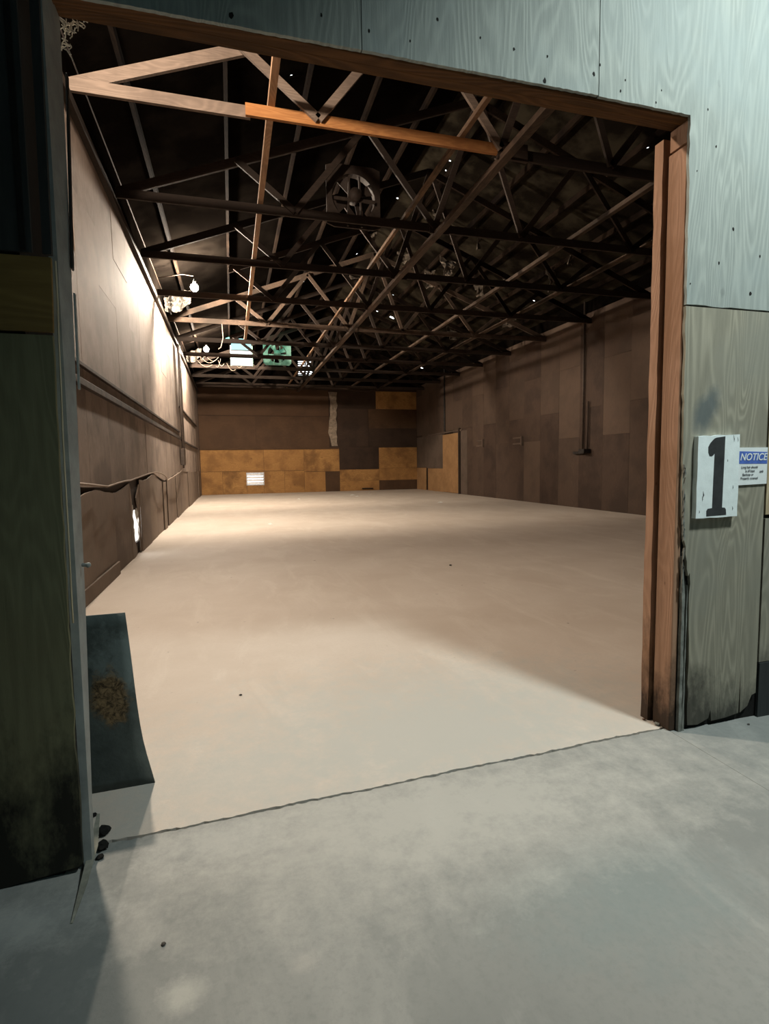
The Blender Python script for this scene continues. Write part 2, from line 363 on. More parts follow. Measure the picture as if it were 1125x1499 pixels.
MB().poly([(-.622, LY, 2.376), (-.593, LY, 2.376), (-.575, LY, 3.50), (-.605, LY, 3.50)], (0, .02, 0)).build('upright_strip', M['char_ply'], wf)
MB().poly([(-.690, LY - .008, 2.385), (-.672, LY - .008, 2.385), (-.662, LY - .008, 4.2), (-.682, LY - .008, 4.2)], (0, .01, 0)).build('upright_strip', M['black_gap'], wf)  # black strip laid on in place of a dark gap
MB().box(-8, -.70, LY + .02, FY + .2, .0, 4.9).build('wall_core', M['black_gap'], wf)
MB().tube([at_y(*p, LY - .004) for p in ((81, 382), (84, 440), (86, 500), (89, 560), (92, 640), (97, 730), (101, 800), (105, 880), (107, 912))], .0032, 6).build('split_edge', M['edge_ply'], wf)

# ------------------------------------------------------------------ frame of the opening
dr = empty('door_1', (OPL, FY, 0), kind='structure')
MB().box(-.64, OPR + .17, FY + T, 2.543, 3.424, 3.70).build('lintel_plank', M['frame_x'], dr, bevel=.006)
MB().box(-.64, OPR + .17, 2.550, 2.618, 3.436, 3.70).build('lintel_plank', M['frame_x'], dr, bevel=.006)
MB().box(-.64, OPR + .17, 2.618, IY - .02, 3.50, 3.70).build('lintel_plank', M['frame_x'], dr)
MB().poly([(OPR + .012, 2.480, 0), (OPR + .012, 2.612, 0), (OPR + .055, 2.612, 0), (OPR + .055, 2.480, 0)], (0, 0, 3.30)).build('jamb_board', M['frame_z'], dr, bevel=.005)
MB().poly(jag((OPR - .006, 2.632, 0), (OPR - .006, 2.632, 3.40), 30, .003, (0, 1, 0)) + jag((OPR - .006, 2.695, 3.40), (OPR - .006, 2.690, 0), 30, .004, (0, 1, 0)), (.05, 0, 0)).build('jamb_board', M['frame_z'], dr)
MB().box(OPR + .055, OPR + .14, 2.480, IY - .02, 0, 3.41).build('jamb_core', M['black_gap'], dr)
MB().poly([(OPR + .012, 2.480, 3.31), (OPR + .012, 2.60, 3.31), (OPR + .012, 2.60, 3.42), (OPR + .012, 2.480, 3.42)], (.04, 0, 0)).build('jamb_block', M['frame_z'], dr)
# left jamb: a painted steel channel, its face turned into the opening
jf = [(3.50, 2.385, 2.625), (2.72, 2.372, 2.575), (1.57, 2.335, 2.470), (1.06, 2.318, 2.433), (.27, 2.290, 2.340), (0.0, 2.278, 2.318)]
pts = [(-.600, a, z) for z, a, b in jf] + [(-.600, b, z) for z, a, b in jf[::-1]]
MB().poly(pts, (-.03, 0, 0)).build('steel_jamb', M['blue_grey'], dr)
MB().box(-.80, -.705, LY + .03, IY - .02, 0, 3.43).build('jamb_core', M['black_gap'], dr)
# rubber strips and a bolt on the left jamb
def strip(p0, p1, w, name='rubber_strip'):
    a, b = at_x(*p0, -.592), at_x(*p1, -.592)
    return MB().bar(a, b, .008, w, (0, 1, 0)).build(name, M['rubber'], dr, bevel=.003)
strip((98, 110), (106, 395), .03)
MB().bar(at_x(109, 430, -.592), at_x(116, 570, -.592), .006, .02, (0, 1, 0)).build('rubber_strip', M['blue_grey'], dr)
b = at_x(121, 827, -.59)
MB().tube([b, b + Vector((.02, -.01, 0))], .008, 8).ball(b + Vector((.022, -.01, 0)), .011, 10).build('bolt', M['blue_grey'], dr)

# ------------------------------------------------------------------ room behind the camera
for n, q in (('wall_near', (-8, 12, -10.1, -10, 0, 7.5)), ('wall_near_left', (-8.1, -8, -10, FY, 0, 7.5)), ('wall_near_right', (12, 12.1, -10, FY, 0, 7.5))):
    MB().box(*q).build(n, M['tan_ply'])['kind'] = 'structure'
MB().box(-8.1, 12.1, -10.1, FY, 7.5, 7.6).build('ceiling', M['char_ply'])['kind'] = 'structure'

# ------------------------------------------------------------------ left wall
wl = empty('wall_left', (XL, 3, 0), kind='structure')
HOLE = (10.55, 12.0, .22, .84)
def backing(x0, x1):
    m = MB()
    m.box(x0, x1, IY, HOLE[0], 0, 7.2).box(x0, x1, HOLE[1], YB, 0, 7.2).box(x0, x1, HOLE[0], HOLE[1], 0, HOLE[2]).box(x0, x1, HOLE[0], HOLE[1], HOLE[3], 7.2)
    return m
backing(XL - .10, XL - .06).build('wall_core', M['soot_ply'], wl)
HOOKS = [(3.0, 1.56), (8.2, 1.36), (9.9, 1.40), (13.2, 1.52), (15.4, 1.28), (19.8, 1.50), (26, 1.42), (33.1, 1.42)]
def hook_z(y):
    for (a, za), (c, zc) in zip(HOOKS, HOOKS[1:]):
        if a <= y <= c: return za + (zc - za) * (y - a) / (c - a)
    return 1.56
def shade_gap_z(y):                                                     # board tops lowered so dark backing imitates the cable's wavy shadow
    return hook_z(y) - (.10 + .05 * math.sin(y * 2.2)) * max(.15, min(1, (21 - y) / 12))

y = IY
k = 0
while y < YB - .3:
    y1 = min(y + 1.22, YB)
    bow = .012 if y < 19.6 else .0
    rows = [(None, 2.60), (2.602, 4.25), (4.252, 5.96)] if k % 2 else [(None, 2.60), (2.602, 5.05), (5.052, 5.96)]
    for z0, z1 in rows:
        x0 = XL - .05 + random.uniform(-.004, .004)
        xa = x0 + .018 + random.uniform(0, .003)
        if z0 is None: mb_ = MB().poly([(x0, y + .001, z1), (x0, y1 - .001, z1)] + [(x0, y1 - .001 - (y1 - y - .002) * q / 6, hook_z(y1 - (y1 - y) * q / 6) - .01) for q in range(7)], (.03, 0, 0))
        else: mb_ = MB().box(x0, xa, y + .001, y1 - .001, z0, z1)
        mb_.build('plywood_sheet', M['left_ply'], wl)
    y = y1; k += 1
MB().box(XL - .06, XL - .03, IY, YB, 5.97, 6.75).build('eave_board', M['deck'], wl)
MB().box(XL - .03, XL + .05, IY, YB, 5.95, 6.07).build('top_plate', M['truss'], wl)
# lower boards, set back, with wavy tops baring a dark band for shadow; two are torn away
lb = [(IY, 5.4), (5.4, 7.5), (7.5, 8.9), (8.9, 10.32), (11.25, 12.5), (12.5, 13.6), (13.6, 14.9), (14.9, 15.5), (15.95, 17.2), (17.2, 18.4), (18.4, 19.6), (19.6, 21), (21, 23.4), (23.4, 25.6), (25.6, 28), (28, 30.4), (30.4, YB)]
for i, (a, c) in enumerate(lb):
    xo = XL - .05 + (.03 if i % 3 == 1 else .012 if i % 3 else 0)
    nn = max(3, int((c - a) * 4))
    top = [(xo, yy, shade_gap_z(yy) + random.uniform(-.012, .012)) for yy in [c - .006 - (c - a - .012) * q / nn for q in range(nn + 1)]]
    MB().poly([(xo, a + .006, .0), (xo, c - .006, .0)] + top, (.018, 0, 0)).build('lower_board', M['left_low'], wl)
MB().bar((XL + .0, 5.0, .10), (XL + .0, 8.9, .10), .03, .20).build('kick_board', M['left_low'], wl, bevel=.006)
# torn boards about the hole
MB().poly([(XL - .04, 10.30, 0), (XL - .04, 10.72, .03), (XL - .04, 10.66, .18), (XL - .04, 10.52, .30), (XL - .04, 10.44, .52), (XL - .04, 10.50, .66), (XL - .04, 10.34, .80), (XL - .04, 10.42, 1.0), (XL - .04, 10.30, 1.30)], (.018, 0, 0)).build('torn_board', M['left_low'], wl)
MB().poly([(XL - .04, 11.26, 0), (XL - .04, 11.05, .04), (XL - .04, 11.10, .22), (XL - .04, 10.98, .40), (XL - .04, 11.12, .62), (XL - .04, 11.02, .85), (XL - .04, 10.86, 1.06), (XL - .04, 11.26, 1.3)], (.018, 0, 0)).build('torn_board', M['left_low'], wl)

# ledges and cable along the left wall
def wallthing(name, label, cat, pts, r, mat, n=8, sm=True):
    return tag(MB().tube(pts, r, n).build(name, mat, smooth=sm), label, cat)
def sagline(y0, y1, z0, z1, n, amp, x):
    return [Vector((x + random.uniform(-.004, .004), y0 + (y1 - y0) * i / n, z0 + (z1 - z0) * i / n + random.uniform(-amp, amp))) for i in range(n + 1)]
tag(MB().box(XL - .03, XL + .022, 3.2, 20.3, 2.85, 2.90).build('wall_batten', M['batten'], bevel=.006), 'long narrow upper batten running along the left plywood wall', 'batten', 'battens along the left wall')
tag(MB().box(XL - .03, XL + .045, 3.2, 20.3, 2.60, 2.69).build('wall_batten', M['batten'], bevel=.008), 'thicker lower batten running along the left plywood wall', 'batten', 'battens along the left wall')
tag(MB().box(XL - .03, XL + .03, 20.9, 30.5, 3.78, 3.84).build('wall_batten', M['batten'], bevel=.008), 'short high batten on the far bright end of the left wall', 'batten', 'battens along the left wall')
tag(MB().box(XL - .03, XL + .03, 20.9, 30.5, 2.58, 2.65).build('wall_batten', M['batten'], bevel=.008), 'short low batten on the far bright end of the left wall', 'batten', 'battens along the left wall')
# cable slung on hooks along the wall, standing off it between hooks
cp = []
hooks = HOOKS[:6]
for (a, za), (c, zc) in zip(hooks, hooks[1:]):
    for i in range(10):
        u = i / 10; cp.append((XL + .05 + .06 * math.sin(math.pi * u), a + (c - a) * u, za + (zc - za) * u + .03 * math.sin(math.pi * u)))
cp.append((XL + .05, 19.8, 1.52))
wallthing('slack_cable', 'dusty slack cable scalloping along the left wall above the floor', 'cable', cp, .014, M['cable'])
# conduits at the step of the left wall
cd = empty('electric_conduit', (XL, 20.5, 1.4), 'vertical conduit bundle on the left wall between the two lamps', 'conduit')
for i, (yy, r) in enumerate(((20.3, .035), (20.6, .05), (20.85, .025))):
    MB().tube([(XL + .09, yy, 1.6 + .1 * i), (XL + .09, yy, 5.9)], r, 10).build('pipe', M['pipe'], cd, smooth=True)
MB().box(XL + .01, XL + .14, 20.2, 20.65, 1.7, 2.3).build('junction_box', M['pipe'], cd, bevel=.01)

# torn plastic in the wall hole
for (y0, y1, z0, z1, lean, lb_) in ((10.42, 10.55, .35, .95, .02, 'narrow strip of pale plastic on the near side of the broken wall hole'), (10.92, 11.10, .24, .86, .03, 'wider flap of pale plastic on the far side of the broken wall hole')):
    m = MB(); prev = None
    for i in range(9):
        u = i / 8; zz = z0 + (z1 - z0) * u
        a = m.bm.verts.new((XL - .04 + lean * math.sin(u * 5) , y0 + random.uniform(-.04, .04), zz)); b_ = m.bm.verts.new((XL - .05 + .02 * math.sin(u * 9), y1 + random.uniform(-.05, .05), zz))
        if prev: m.bm.faces.new((prev[0], prev[1], b_, a))
        prev = (a, b_)
    o = m.build('torn_plastic', M['torn_plastic']); tag(o, lb_, 'plastic sheet', 'torn plastic in the wall hole')
    o.modifiers.new('thickness', 'SOLIDIFY').thickness = .004

# ------------------------------------------------------------------ right wall
wr = empty('wall_right', (XR, 3, 0), kind='structure')
MB().box(XR + .06, XR + .16, IY, YB + .1, 0, 7.2).build('wall_core', M['soot_ply'], wr)
y = IY; k = 0
while y < YB - .2:
    y1 = min(y + 1.22, YB)
    for z0, z1 in (((0, 2.44), (2.446, 4.88), (4.886, 6.5)) if k % 2 else ((0, 3.4), (3.406, 5.85), (5.856, 6.5))):
        if y > 25.3 and z0 == 0: continue
        xo = XR + random.uniform(.0, .006)
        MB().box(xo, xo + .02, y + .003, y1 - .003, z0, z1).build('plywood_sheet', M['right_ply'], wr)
    y = y1; k += 1
MB().box(XR + .03, XR + .06, IY, YB, 6.5, 7.0).build('eave_board', M['deck'], wr)
def rw(name, y0, y1, z0, z1, mat, x=0, t=.02, **k): return MB().box(XR - x, XR - x + t, y0, y1, z0, z1).build(name, mat, wr, **k)
rw('plywood_sheet', 25.3, 26.1, 0, 3.3, M['grey_ply'])
rw('plywood_sheet', 28.6, 31.2, 1.35, 3.3, M['grey_ply'])
rw('plywood_sheet', 31.2, YB, 1.40, 3.3, M['grey_ply'])
rw('plywood_sheet', 28.6, 31.0, 0, 1.34, M['straw_ply'])
rw('plywood_sheet', 31.3, YB, 0, 1.38, M['straw_ply'], .01)
d1 = tag(MB().box(XR - .04, XR, 26.25, 28.5, .02, 3.22).build('door_2', M['straw_ply'], bevel=.008), kind='structure')
rw('door_post', 26.10, 26.22, 0, 3.45, M['truss'], .10, .11)
rw('head_rail', 25.9, 30.9, 3.30, 3.38, M['grey_ply'], .05, .06)
# pendant conduits ending in a switch box
pc = empty('pendant_conduit', (XR - .1, 15.8, 1.9), 'tall thin conduit pair ending in a switch box on the right wall', 'conduit')
MB().tube([(XR - .06, 15.85, 2.0), (XR - .06, 15.85, 6.9)], .03, 8).build('pipe', M['pipe'], pc, smooth=True)
MB().tube([(XR - .06, 15.60, 2.0), (XR - .06, 15.58, 3.6)], .025, 8).build('pipe', M['truss'], pc, smooth=True)
MB().box(XR - .30, XR - .02, 15.45, 15.75, 1.88, 2.02).build('switch_box', M['dark_metal'], pc, bevel=.01)
MB().box(XR - .12, XR - .02, 15.75, 16.3, 1.86, 1.95).build('bracket', M['dark_metal'], pc, bevel=.01)
tag(MB().tube([(XR - .04, 28.2, 3.4), (XR - .04, 28.2, 6.9)], .05, 8).build('wall_pipe', M['dark_metal']), 'dark vertical pipe on the right wall above the boarded doorway', 'pipe')
for yy, zz, w, lb_ in ((19.85, 2.50, .75, 'small wooden bracket shelf on the right wall nearer the switch box'), (23.4, 2.55, .75, 'small wooden bracket shelf on the right wall nearer the boarded doorway')):
    r = empty('bracket_shelf', (XR, yy, zz), lb_, 'bracket', 'wall brackets')
    MB().box(XR - .10, XR, yy - .04, yy + .04, zz - .18, zz + .18).build('bracket_post', M['grey_ply'], r)
    MB().box(XR - .05, XR, yy, yy + w, zz + .10, zz + .16).build('rail', M['grey_ply'], r)
    MB().box(XR - .05, XR, yy, yy + w, zz - .14, zz - .08).build('rail', M['grey_ply'], r)

# ------------------------------------------------------------------ back wall, a patchwork of sheets
wb = empty('wall_back', (5, YB, 0), kind='structure')
VENT = (.90, 1.84, .55, 1.22); LOUV = (4.10, 4.98, 7.04, 7.98)
m = MB()
m.box(XL - .1, VENT[0], YB + .03, YB + .12, 0, 6.3).box(VENT[1], XR + .1, YB + .03, YB + .12, 0, 6.3).box(VENT[0], VENT[1], YB + .03, YB + .12, 0, VENT[2]).box(VENT[0], VENT[1], YB + .03, YB + .12, VENT[3], 6.3)
m.build('wall_core', M['soot_ply'], wb)
m = MB()
m.box(XL - .1, XR + .1, YB + .03, YB + .12, 6.3, LOUV[2]).box(XL - .1, LOUV[0], YB + .03, YB + .12, LOUV[2], LOUV[3]).box(LOUV[1], XR + .1, YB + .03, YB + .12, LOUV[2], LOUV[3]).box(XL - .1, XR + .1, YB + .03, YB + .12, LOUV[3], 9.7)
m.build('gable_boards', M['deck'], wb)
def bs(x0, x1, z0, z1, mat, d=0): MB().box(x0 + .006, x1 - .006, YB + .005 - d, YB + .03 - d, z0 + .004, z1 - .004).build('plywood_sheet', M[mat], wb)
bs(XL, 1.9, 1.35, 2.62, 'amber_ply'); bs(1.9, 4.3, 1.35, 2.62, 'amber_ply'); bs(4.3, 6.5, 1.25, 2.66, 'amber_ply')
bs(XL, -.5, 0, 1.34, 'amber_ply'); bs(-.5, .88, 0, 1.34, 'amber_ply'); bs(.88, 1.86, 0, .53, 'amber_ply'); bs(.88, 1.86, 1.24, 1.34, 'amber_ply')
bs(1.86, 3.1, 0, 1.34, 'amber_ply'); bs(3.1, 4.3, 0, 1.34, 'amber_ply'); bs(4.3, 5.6, 0, 1.24, 'amber_ply'); bs(5.6, 6.5, 0, 1.24, 'umber_ply')
bs(6.5, 9.05, 0, .62, 'amber_ply'); bs(6.5, 9.05, .62, 1.34, 'amber_ply'); bs(6.5, 9.05, 1.35, 2.72, 'soot_ply')
bs(9.05, XR, 0, .62, 'umber_ply'); bs(9.05, XR, .62, 1.4, 'amber_ply'); bs(9.05, XR, 1.4, 2.7, 'amber_ply')
bs(XL, 1.5, 2.7, 4.6, 'umber_ply'); bs(1.5, 5.9, 2.7, 4.6, 'umber_ply'); bs(XL, 5.9, 4.62, 6.28, 'umber_ply')
bs(6.45, 8.4, 2.75, 5.1, 'soot_ply'); bs(6.45, 8.9, 5.1, 6.28, 'soot_ply'); bs(8.4, XR, 2.75, 3.9, 'soot_ply'); bs(8.4, XR, 3.9, 5.1, 'umber_ply'); bs(8.9, XR, 5.1, 6.28, 'amber_ply')
MB().box(XL, 6.5, YB - .04, YB + .0, 2.62, 2.71).build('ledge', M['umber_ply'], wb)
MB().box(XL, XR, YB - .06, YB, 6.20, 6.34).build('top_rail', M['soot_ply'], wb)
pt = []
for i in range(13):
    u = i / 12; pt.append((5.95 + .10 * math.sin(u * 7) + u * .06 - random.uniform(0, .08), YB - .012, 6.1 - u * 3.3))
for i in range(13):
    u = 1 - i / 12; pt.append((6.42 + .05 * math.sin(u * 5 + 1) - .05 * (1 - u) + random.uniform(-.05, .05), YB - .012, 6.1 - u * 3.3))
MB().poly(pt, (0, .012, 0)).build('drip_streak', M['drip'], wb)
MB().box(7.9, 8.6, YB - .10, YB - .02, .10, .16).build('loose_batten', M['black_gap'], wb)

def louvre(name, box, n, tilt, label, cat, cross=False):
    x0, x1, z0, z1 = box
    r = empty(name, ((x0 + x1) / 2, YB, z0), label, cat)
    w = .05
    m = MB().box(x0 - w, x0 + .01, YB - .03, YB + .06, z0 - w, z1 + w).box(x1 - .01, x1 + w, YB - .03, YB + .06, z0 - w, z1 + w).box(x0, x1, YB - .03, YB + .06, z0 - w, z0 + .01).box(x0, x1, YB - .03, YB + .06, z1 - .01, z1 + w)
    m.build('frame', M['vent_metal'] if not cross else M['dark_metal'], r)
    for i in range(n):
        zz = z0 + (i + .5) * (z1 - z0) / n
        h = (z1 - z0) / n * tilt
        o = MB().bar((x0, YB + .03, zz), (x1, YB + .03, zz), .05, h, (0, .35, 1)).build('slat', M['vent_metal'] if not cross else M['dark_metal'], r)
    if cross:
        MB().box((x0 + x1) / 2 - .03, (x0 + x1) / 2 + .03, YB - .02, YB + .02, z0, z1).box(x0, x1, YB - .02, YB + .02, (z0 + z1) / 2 - .06, (z0 + z1) / 2 + .06).build('cross_bar', M['dark_metal'], r)
    return r
louvre('wall_vent', VENT, 4, .78, 'bright slatted wall vent low on the back wall', 'vent')
louvre('gable_louvre', LOUV, 8, .45, 'daylit louvre with dark cross bar high in the back gable', 'vent', True)

# ------------------------------------------------------------------ roof with daylight pinholes
rf = empty('roof', (RIDGE, 3, 8), kind='structure')
def on_roof(px, py):
    r = ray(px, py); best = None
    for s in (1, -1):                                             # z = 6.62+.3+.38*(6.65 - s*(x-RIDGE))
        A = r.z + .38 * s * r.x; Bv = 6.92 + .38 * 6.65 + .38 * s * RIDGE - EYE
        t_ = Bv / A
        if t_ > 0:
            p = Vector((0, 0, EYE)) + r * t_
            if (p.x - RIDGE) * s >= -.01 and (best is None or t_ < best[0]): best = (t_, p)
    return best[1]
holes = [((426, 111), .03), ((640, 207), .05), ((632, 212), .04), ((652, 250), .03), ((600, 262), .03), ((586, 263), .03), ((578, 289), .05), ((658, 236), .03),
         ((444, 413), .05), ((467, 443), .06), ((397, 405), .05), ((574, 467), .14), ((552, 456), .06), ((575, 432), .04), ((632, 447), .05), ((626, 449), .04),
         ((672, 366), .09), ((686, 374), .08), ((522, 372), .05), ((472, 470), .06), ((523, 382), .03), ((448, 297), .03), ((508, 400), .04), ((460, 425), .04),
         ((947, 217), .03), ((655, 155), .05), ((235, 324), .02), ((650, 165), .04), ((620, 540), .1), ((735, 450), .07), ((780, 440), .05)]
cells = {}
DY, DX = .55, .554
for (p, r) in holes:
    q = on_roof(*p)
    i, j = int((q.x - (RIDGE - 7.2)) // DX), int((q.y - 2.4) // DY)
    cells.setdefault((i, j), (q, r))
for side in (0, 1):
    m = MB(); bm = m.bm; vs = {}
    def V(i, j):
        if (i, j) not in vs:
            x = RIDGE - 7.2 + i * DX; vs[(i, j)] = bm.verts.new((x, 2.4 + j * DY, roof_z(x, .30)))
        return vs[(i, j)]
    for i in range(13 * side, 13 * side + 13):
        for j in range(57):
            c = [V(i, j), V(i + 1, j), V(i + 1, j + 1), V(i, j + 1)]
            if (i, j) in cells:
                q, r = cells[(i, j)]
                cx_ = min(max(q.x, c[0].co.x + r * 1.5), c[1].co.x - r * 1.5); cy_ = min(max(q.y, c[0].co.y + r * 1.5), c[2].co.y - r * 1.5)
                inner = []
                for k in range(8):
                    a = -math.pi * .75 + k * math.pi / 4; rr = r * random.uniform(.55, 1.1)
                    xx, yy = cx_ + rr * math.cos(a), cy_ + rr * 1.3 * math.sin(a)
                    inner.append(bm.verts.new((xx, yy, roof_z(xx, .30))))
                for k in range(4):
                    bm.faces.new((c[k], inner[2 * k + 1], inner[2 * k])); bm.faces.new((c[k], c[(k + 1) % 4], inner[2 * k + 1])) 
                    bm.faces.new((c[(k + 1) % 4], inner[(2 * k + 2) % 8], inner[2 * k + 1]))
            else: bm.faces.new(c)
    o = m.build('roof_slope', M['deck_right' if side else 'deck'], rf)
    sd = o.modifiers.new('thickness', 'SOLIDIFY'); sd.thickness = .02; sd.offset = 1

# purlins under the deck, running the length of the hall
for i, x in enumerate([-1.2, .15, 1.5, 2.85, 4.2, 5.7, 7.05, 8.4, 9.75, 11.1]):
    z = roof_z(x, .21)
    o = MB().bar((x, IY + .1, z), (x, YB - .05, z), .06, .15).build('roof_purlin', M['purlin'])
    tag(o, ['dark roof purlin nearest the left eave', 'dark roof purlin second from the left eave', 'dark roof purlin third from the left eave', 'dark roof purlin fourth from the left eave', 'dark roof purlin just left of the ridge',
            'dark roof purlin just right of the ridge', 'dark roof purlin fourth from the right eave', 'dark roof purlin third from the right eave', 'dark roof purlin second from the right eave', 'dark roof purlin nearest the right eave'][i], 'purlin', 'roof purlins')

# ------------------------------------------------------------------ trusses
CZ = 6.2                                                          # middle of the bottom chord
BN = [1.3, 4.0, 5.9, 8.6]
TN = [.3, 2.65, RIDGE, 7.25, 9.6]
def tz(x): return CZ + .38 * (6.65 - abs(x - RIDGE))
def make_truss(y, mats, label):
    r = empty('roof_truss', (0, y, CZ), label, 'roof truss', 'roof trusses across the hall')
    lo, hi, we = mats
    if lo is not hi:
        sx = .36
        MB().box(XL + .02, sx + .06, y - .02, y + .03, CZ - .075, CZ + .075).build('bottom_chord', lo, r)
        tag(MB().box(sx, 4.02, y - .07, y - .02, CZ - .07, CZ + .08).build('bottom_chord', hi, r), 'orange spliced board')
        MB().box(3.9, XR - .02, y - .02, y + .03, CZ - .075, CZ + .075).build('bottom_chord', M['truss'], r)
        MB().box(3.95, 4.45, y - .075, y - .025, CZ - .12, CZ + .12).build('gusset_plate', M['truss'], r)
    else:
        MB().box(XL + .02, XR - .02, y - .02, y + .03, CZ - .075, CZ + .075).build('bottom_chord', lo, r)
        MB().box(3.9, 4.3, y - .05, y - .022, CZ - .11, CZ + .11).build('gusset_plate', M['truss'], r)
    MB().bar((XL + .05, y + .055, tz(XL + .05) + .02), (RIDGE, y + .055, tz(RIDGE)), .05, .15).build('top_chord', we, r)
    MB().bar((RIDGE, y + .055, tz(RIDGE)), (XR - .05, y + .055, tz(XR - .05) + .02), .05, .15).build('top_chord', M['purlin'], r)  # darker copy for the shaded right half
    seq = [TN[0], BN[0], TN[1], BN[1], TN[2], BN[2], TN[3], BN[3], TN[4]]
    for i in range(8):
        a, b_ = seq[i], seq[i + 1]
        pa = (a, y - .045 + .02, tz(a)) if i % 2 == 0 else (a, y - .045, CZ)
        pb = (b_, y - .045, CZ) if i % 2 == 0 else (b_, y - .045, tz(b_))
        pa = (pa[0], y - .047 if lo is hi else y - .095, pa[2]); pb = (pb[0], pa[1], pb[2])
        MB().bar(pa, pb, .045, .11, (0, 1, 0) if False else (0, 0, 1)).build('web', we if i < 3 else M['truss'] if i < 5 else M['purlin'], r)  # webs step darker rightwards: shade put into the timber colour
    return r
ordinal = ['nearest', 'second', 'third', 'fourth', 'fifth', 'sixth', 'seventh', 'eighth', 'ninth', 'tenth']
TY = [7.6 + 2.65 * i for i in range(10)]
make_truss(TY[0], (M['truss_pale'], M['truss_orange'], M['truss_pale']), 'nearest roof truss, its lower board spliced in fresh orange timber')
proto = make_truss(TY[1], (M['truss'], M['truss'], M['truss']), 'second roof truss from the opening, carrying the dark panel fan')
notes = {2: 'third roof truss from the opening, dark timber, in front of the nearer lamp', 3: 'fourth roof truss from the opening, black against the nearer lamp', 4: 'fifth roof truss from the opening, pale where the nearer lamp shines on it',
         5: 'sixth roof truss from the opening, just beyond the conduit bundle', 6: 'seventh roof truss from the opening, crossing in front of the arched skylight', 7: 'eighth roof truss from the opening, passing under the green fan',
         8: 'ninth roof truss from the opening, last but one before the back wall', 9: 'tenth and farthest roof truss, close to the back wall'}
for i in range(2, 10):
    c = copy_tree(proto); c.location.y = TY[i]; c['label'] = notes[i]
    if i in (3, 6):                                               # the lamp hangs where the outer end of the sloping chord is missing
        for ch in c.children:
            if ch.name.startswith('top_chord') and min(v.co.x for v in ch.data.vertices) < 0:
                ch.data = ch.data.copy()
                for v in ch.data.vertices:
                    if v.co.x < 0: v.co.z += .38 * (.15 - v.co.x); v.co.x = .15
    if i in (4,):
        for ch in c.children:
            ch.data = ch.data.copy()
            ch.data.materials[0] = M['brace_dark']  # lighter timber colour stands in for the nearer lamp's light

# longitudinal braces lying on or under the bottom chords
def brace(x, z, mat, w, h, label, y0=IY + .15, y1=YB - .1):
    tag(MB().bar((x, y0, z), (x, y1, z), w, h).build('brace_timber', mat), label, 'brace', 'long braces along the trusses')
brace(.69, CZ + .075 + .05, M['brace'], .09, .09, 'pale long brace above the trusses left of centre', y1=21.2)
brace(4.05, CZ - .075 - .045, M['brace_dark'], .13, .09, 'wide brown long brace under the trusses at midspan')
brace(3.38, CZ + .075 + .035, M['brace_thin'], .07, .07, 'thin orange-brown long brace over the trusses left of midspan')
brace(7.15, CZ + .075 + .045, M['brace_dark'], .10, .08, 'brown long brace over the trusses right of midspan')
brace(9.0, CZ + .075 + .045, M['brace_dark'], .10, .08, 'brown long brace over the trusses nearest the right wall')

# ------------------------------------------------------------------ lamps
def lamp(loc, label, mat, yw):
    x, y, z = loc
    r = empty('bare_bulb_lamp', loc, label, 'lamp', 'bare bulb lamps along the left wall')
    MB().ball(loc, .105, 20).build('bulb', mat, r, smooth=True)
    MB().tube([(x, y, z + .09), (x, y, z + .20)], .045, 12).build('socket', M['dark_metal'], r, smooth=True)
    MB().tube([(x, y, z + .20), (x, y, z + .30), (x - .3, y + .05, z + .34), (XL + .03, y + .05, z + .2)], .012, 8).build('arm', M['pipe'], r, smooth=True)
    return r
lamp((-.76, TY[3] + .22, 6.45), 'bare glowing bulb nearer the opening, high by the left wall', M['bulb'], 0)
lamp((-.79, TY[6] + .22, 6.46), 'bare glowing bulb farther down the hall, high by the left wall', M['bulb_warm'], 0)
# lamp just inside the partition, above the lintel
pl = bpy.data.lights.new('lamp_inside_opening', 'POINT'); pl.energy = 1050; pl.color = (1, .84, .68); pl.shadow_soft_size = .1
po = bpy.data.objects.new('lamp_inside_opening', pl); COL.objects.link(po); po.location = (-1.30, 4.9, 6.35)

# rumpled plastic hung behind the lamps, tangles of wire
def drape(y, x0, x1, z0, z1, label):
    m = MB(); n1, n2 = 14, 9; g_ = []
    for i in range(n1 + 1):
        row = []
        for j in range(n2 + 1):
            u, v = i / n1, j / n2
            zt = z0 + (z1 - z0) * v
            sag = -.16 * math.sin(math.pi * u) * (1 - v)
            row.append(m.bm.verts.new((x0 + (x1 - x0) * u + random.uniform(-.015, .015), y + random.uniform(-.05, .05) + .1 * math.sin(u * 14), zt + sag + u * .28 + random.uniform(-.02, .02))))
        g_.append(row)
    for i in range(n1):
        for j in range(n2): m.bm.faces.new((g_[i][j], g_[i+1][j], g_[i+1][j+1], g_[i][j+1]))
    o = m.build('plastic_drape', M['plastic']); tag(o, label, 'plastic sheet', 'plastic sheets behind the lamps')
    o.modifiers.new('thickness', 'SOLIDIFY').thickness = .004
drape(TY[3] + 1.7, XL + .02, -.95, 6.20, 6.55, 'rumpled plastic sheet hanging behind the nearer bulb')
drape(TY[6] + 1.7, XL + .02, -1.05, 6.22, 6.55, 'rumpled plastic sheet hanging behind the farther bulb')
def wires(y, x0, x1, label, n):
    m = MB()
    for k in range(n):
        a = Vector((random.uniform(x0, x1), y + random.uniform(-.1, .1), CZ + random.uniform(.0, .5))); b_ = a + Vector((random.uniform(-.7, .7), random.uniform(-.1, .1), random.uniform(-.5, .3)))
        m.tube([a + (b_ - a) * u + Vector((0, 0, -.18 * math.sin(math.pi * u))) for u in [i / 8 for i in range(9)]], .011, 5)
    tag(m.build('wire_tangle', M['cable'], smooth=True), label, 'wires', kind='stuff')
wires(TY[7] - .15, -1.3, .4, 'tangle of pale loose wires over the eighth truss by the farther bulb', 9)
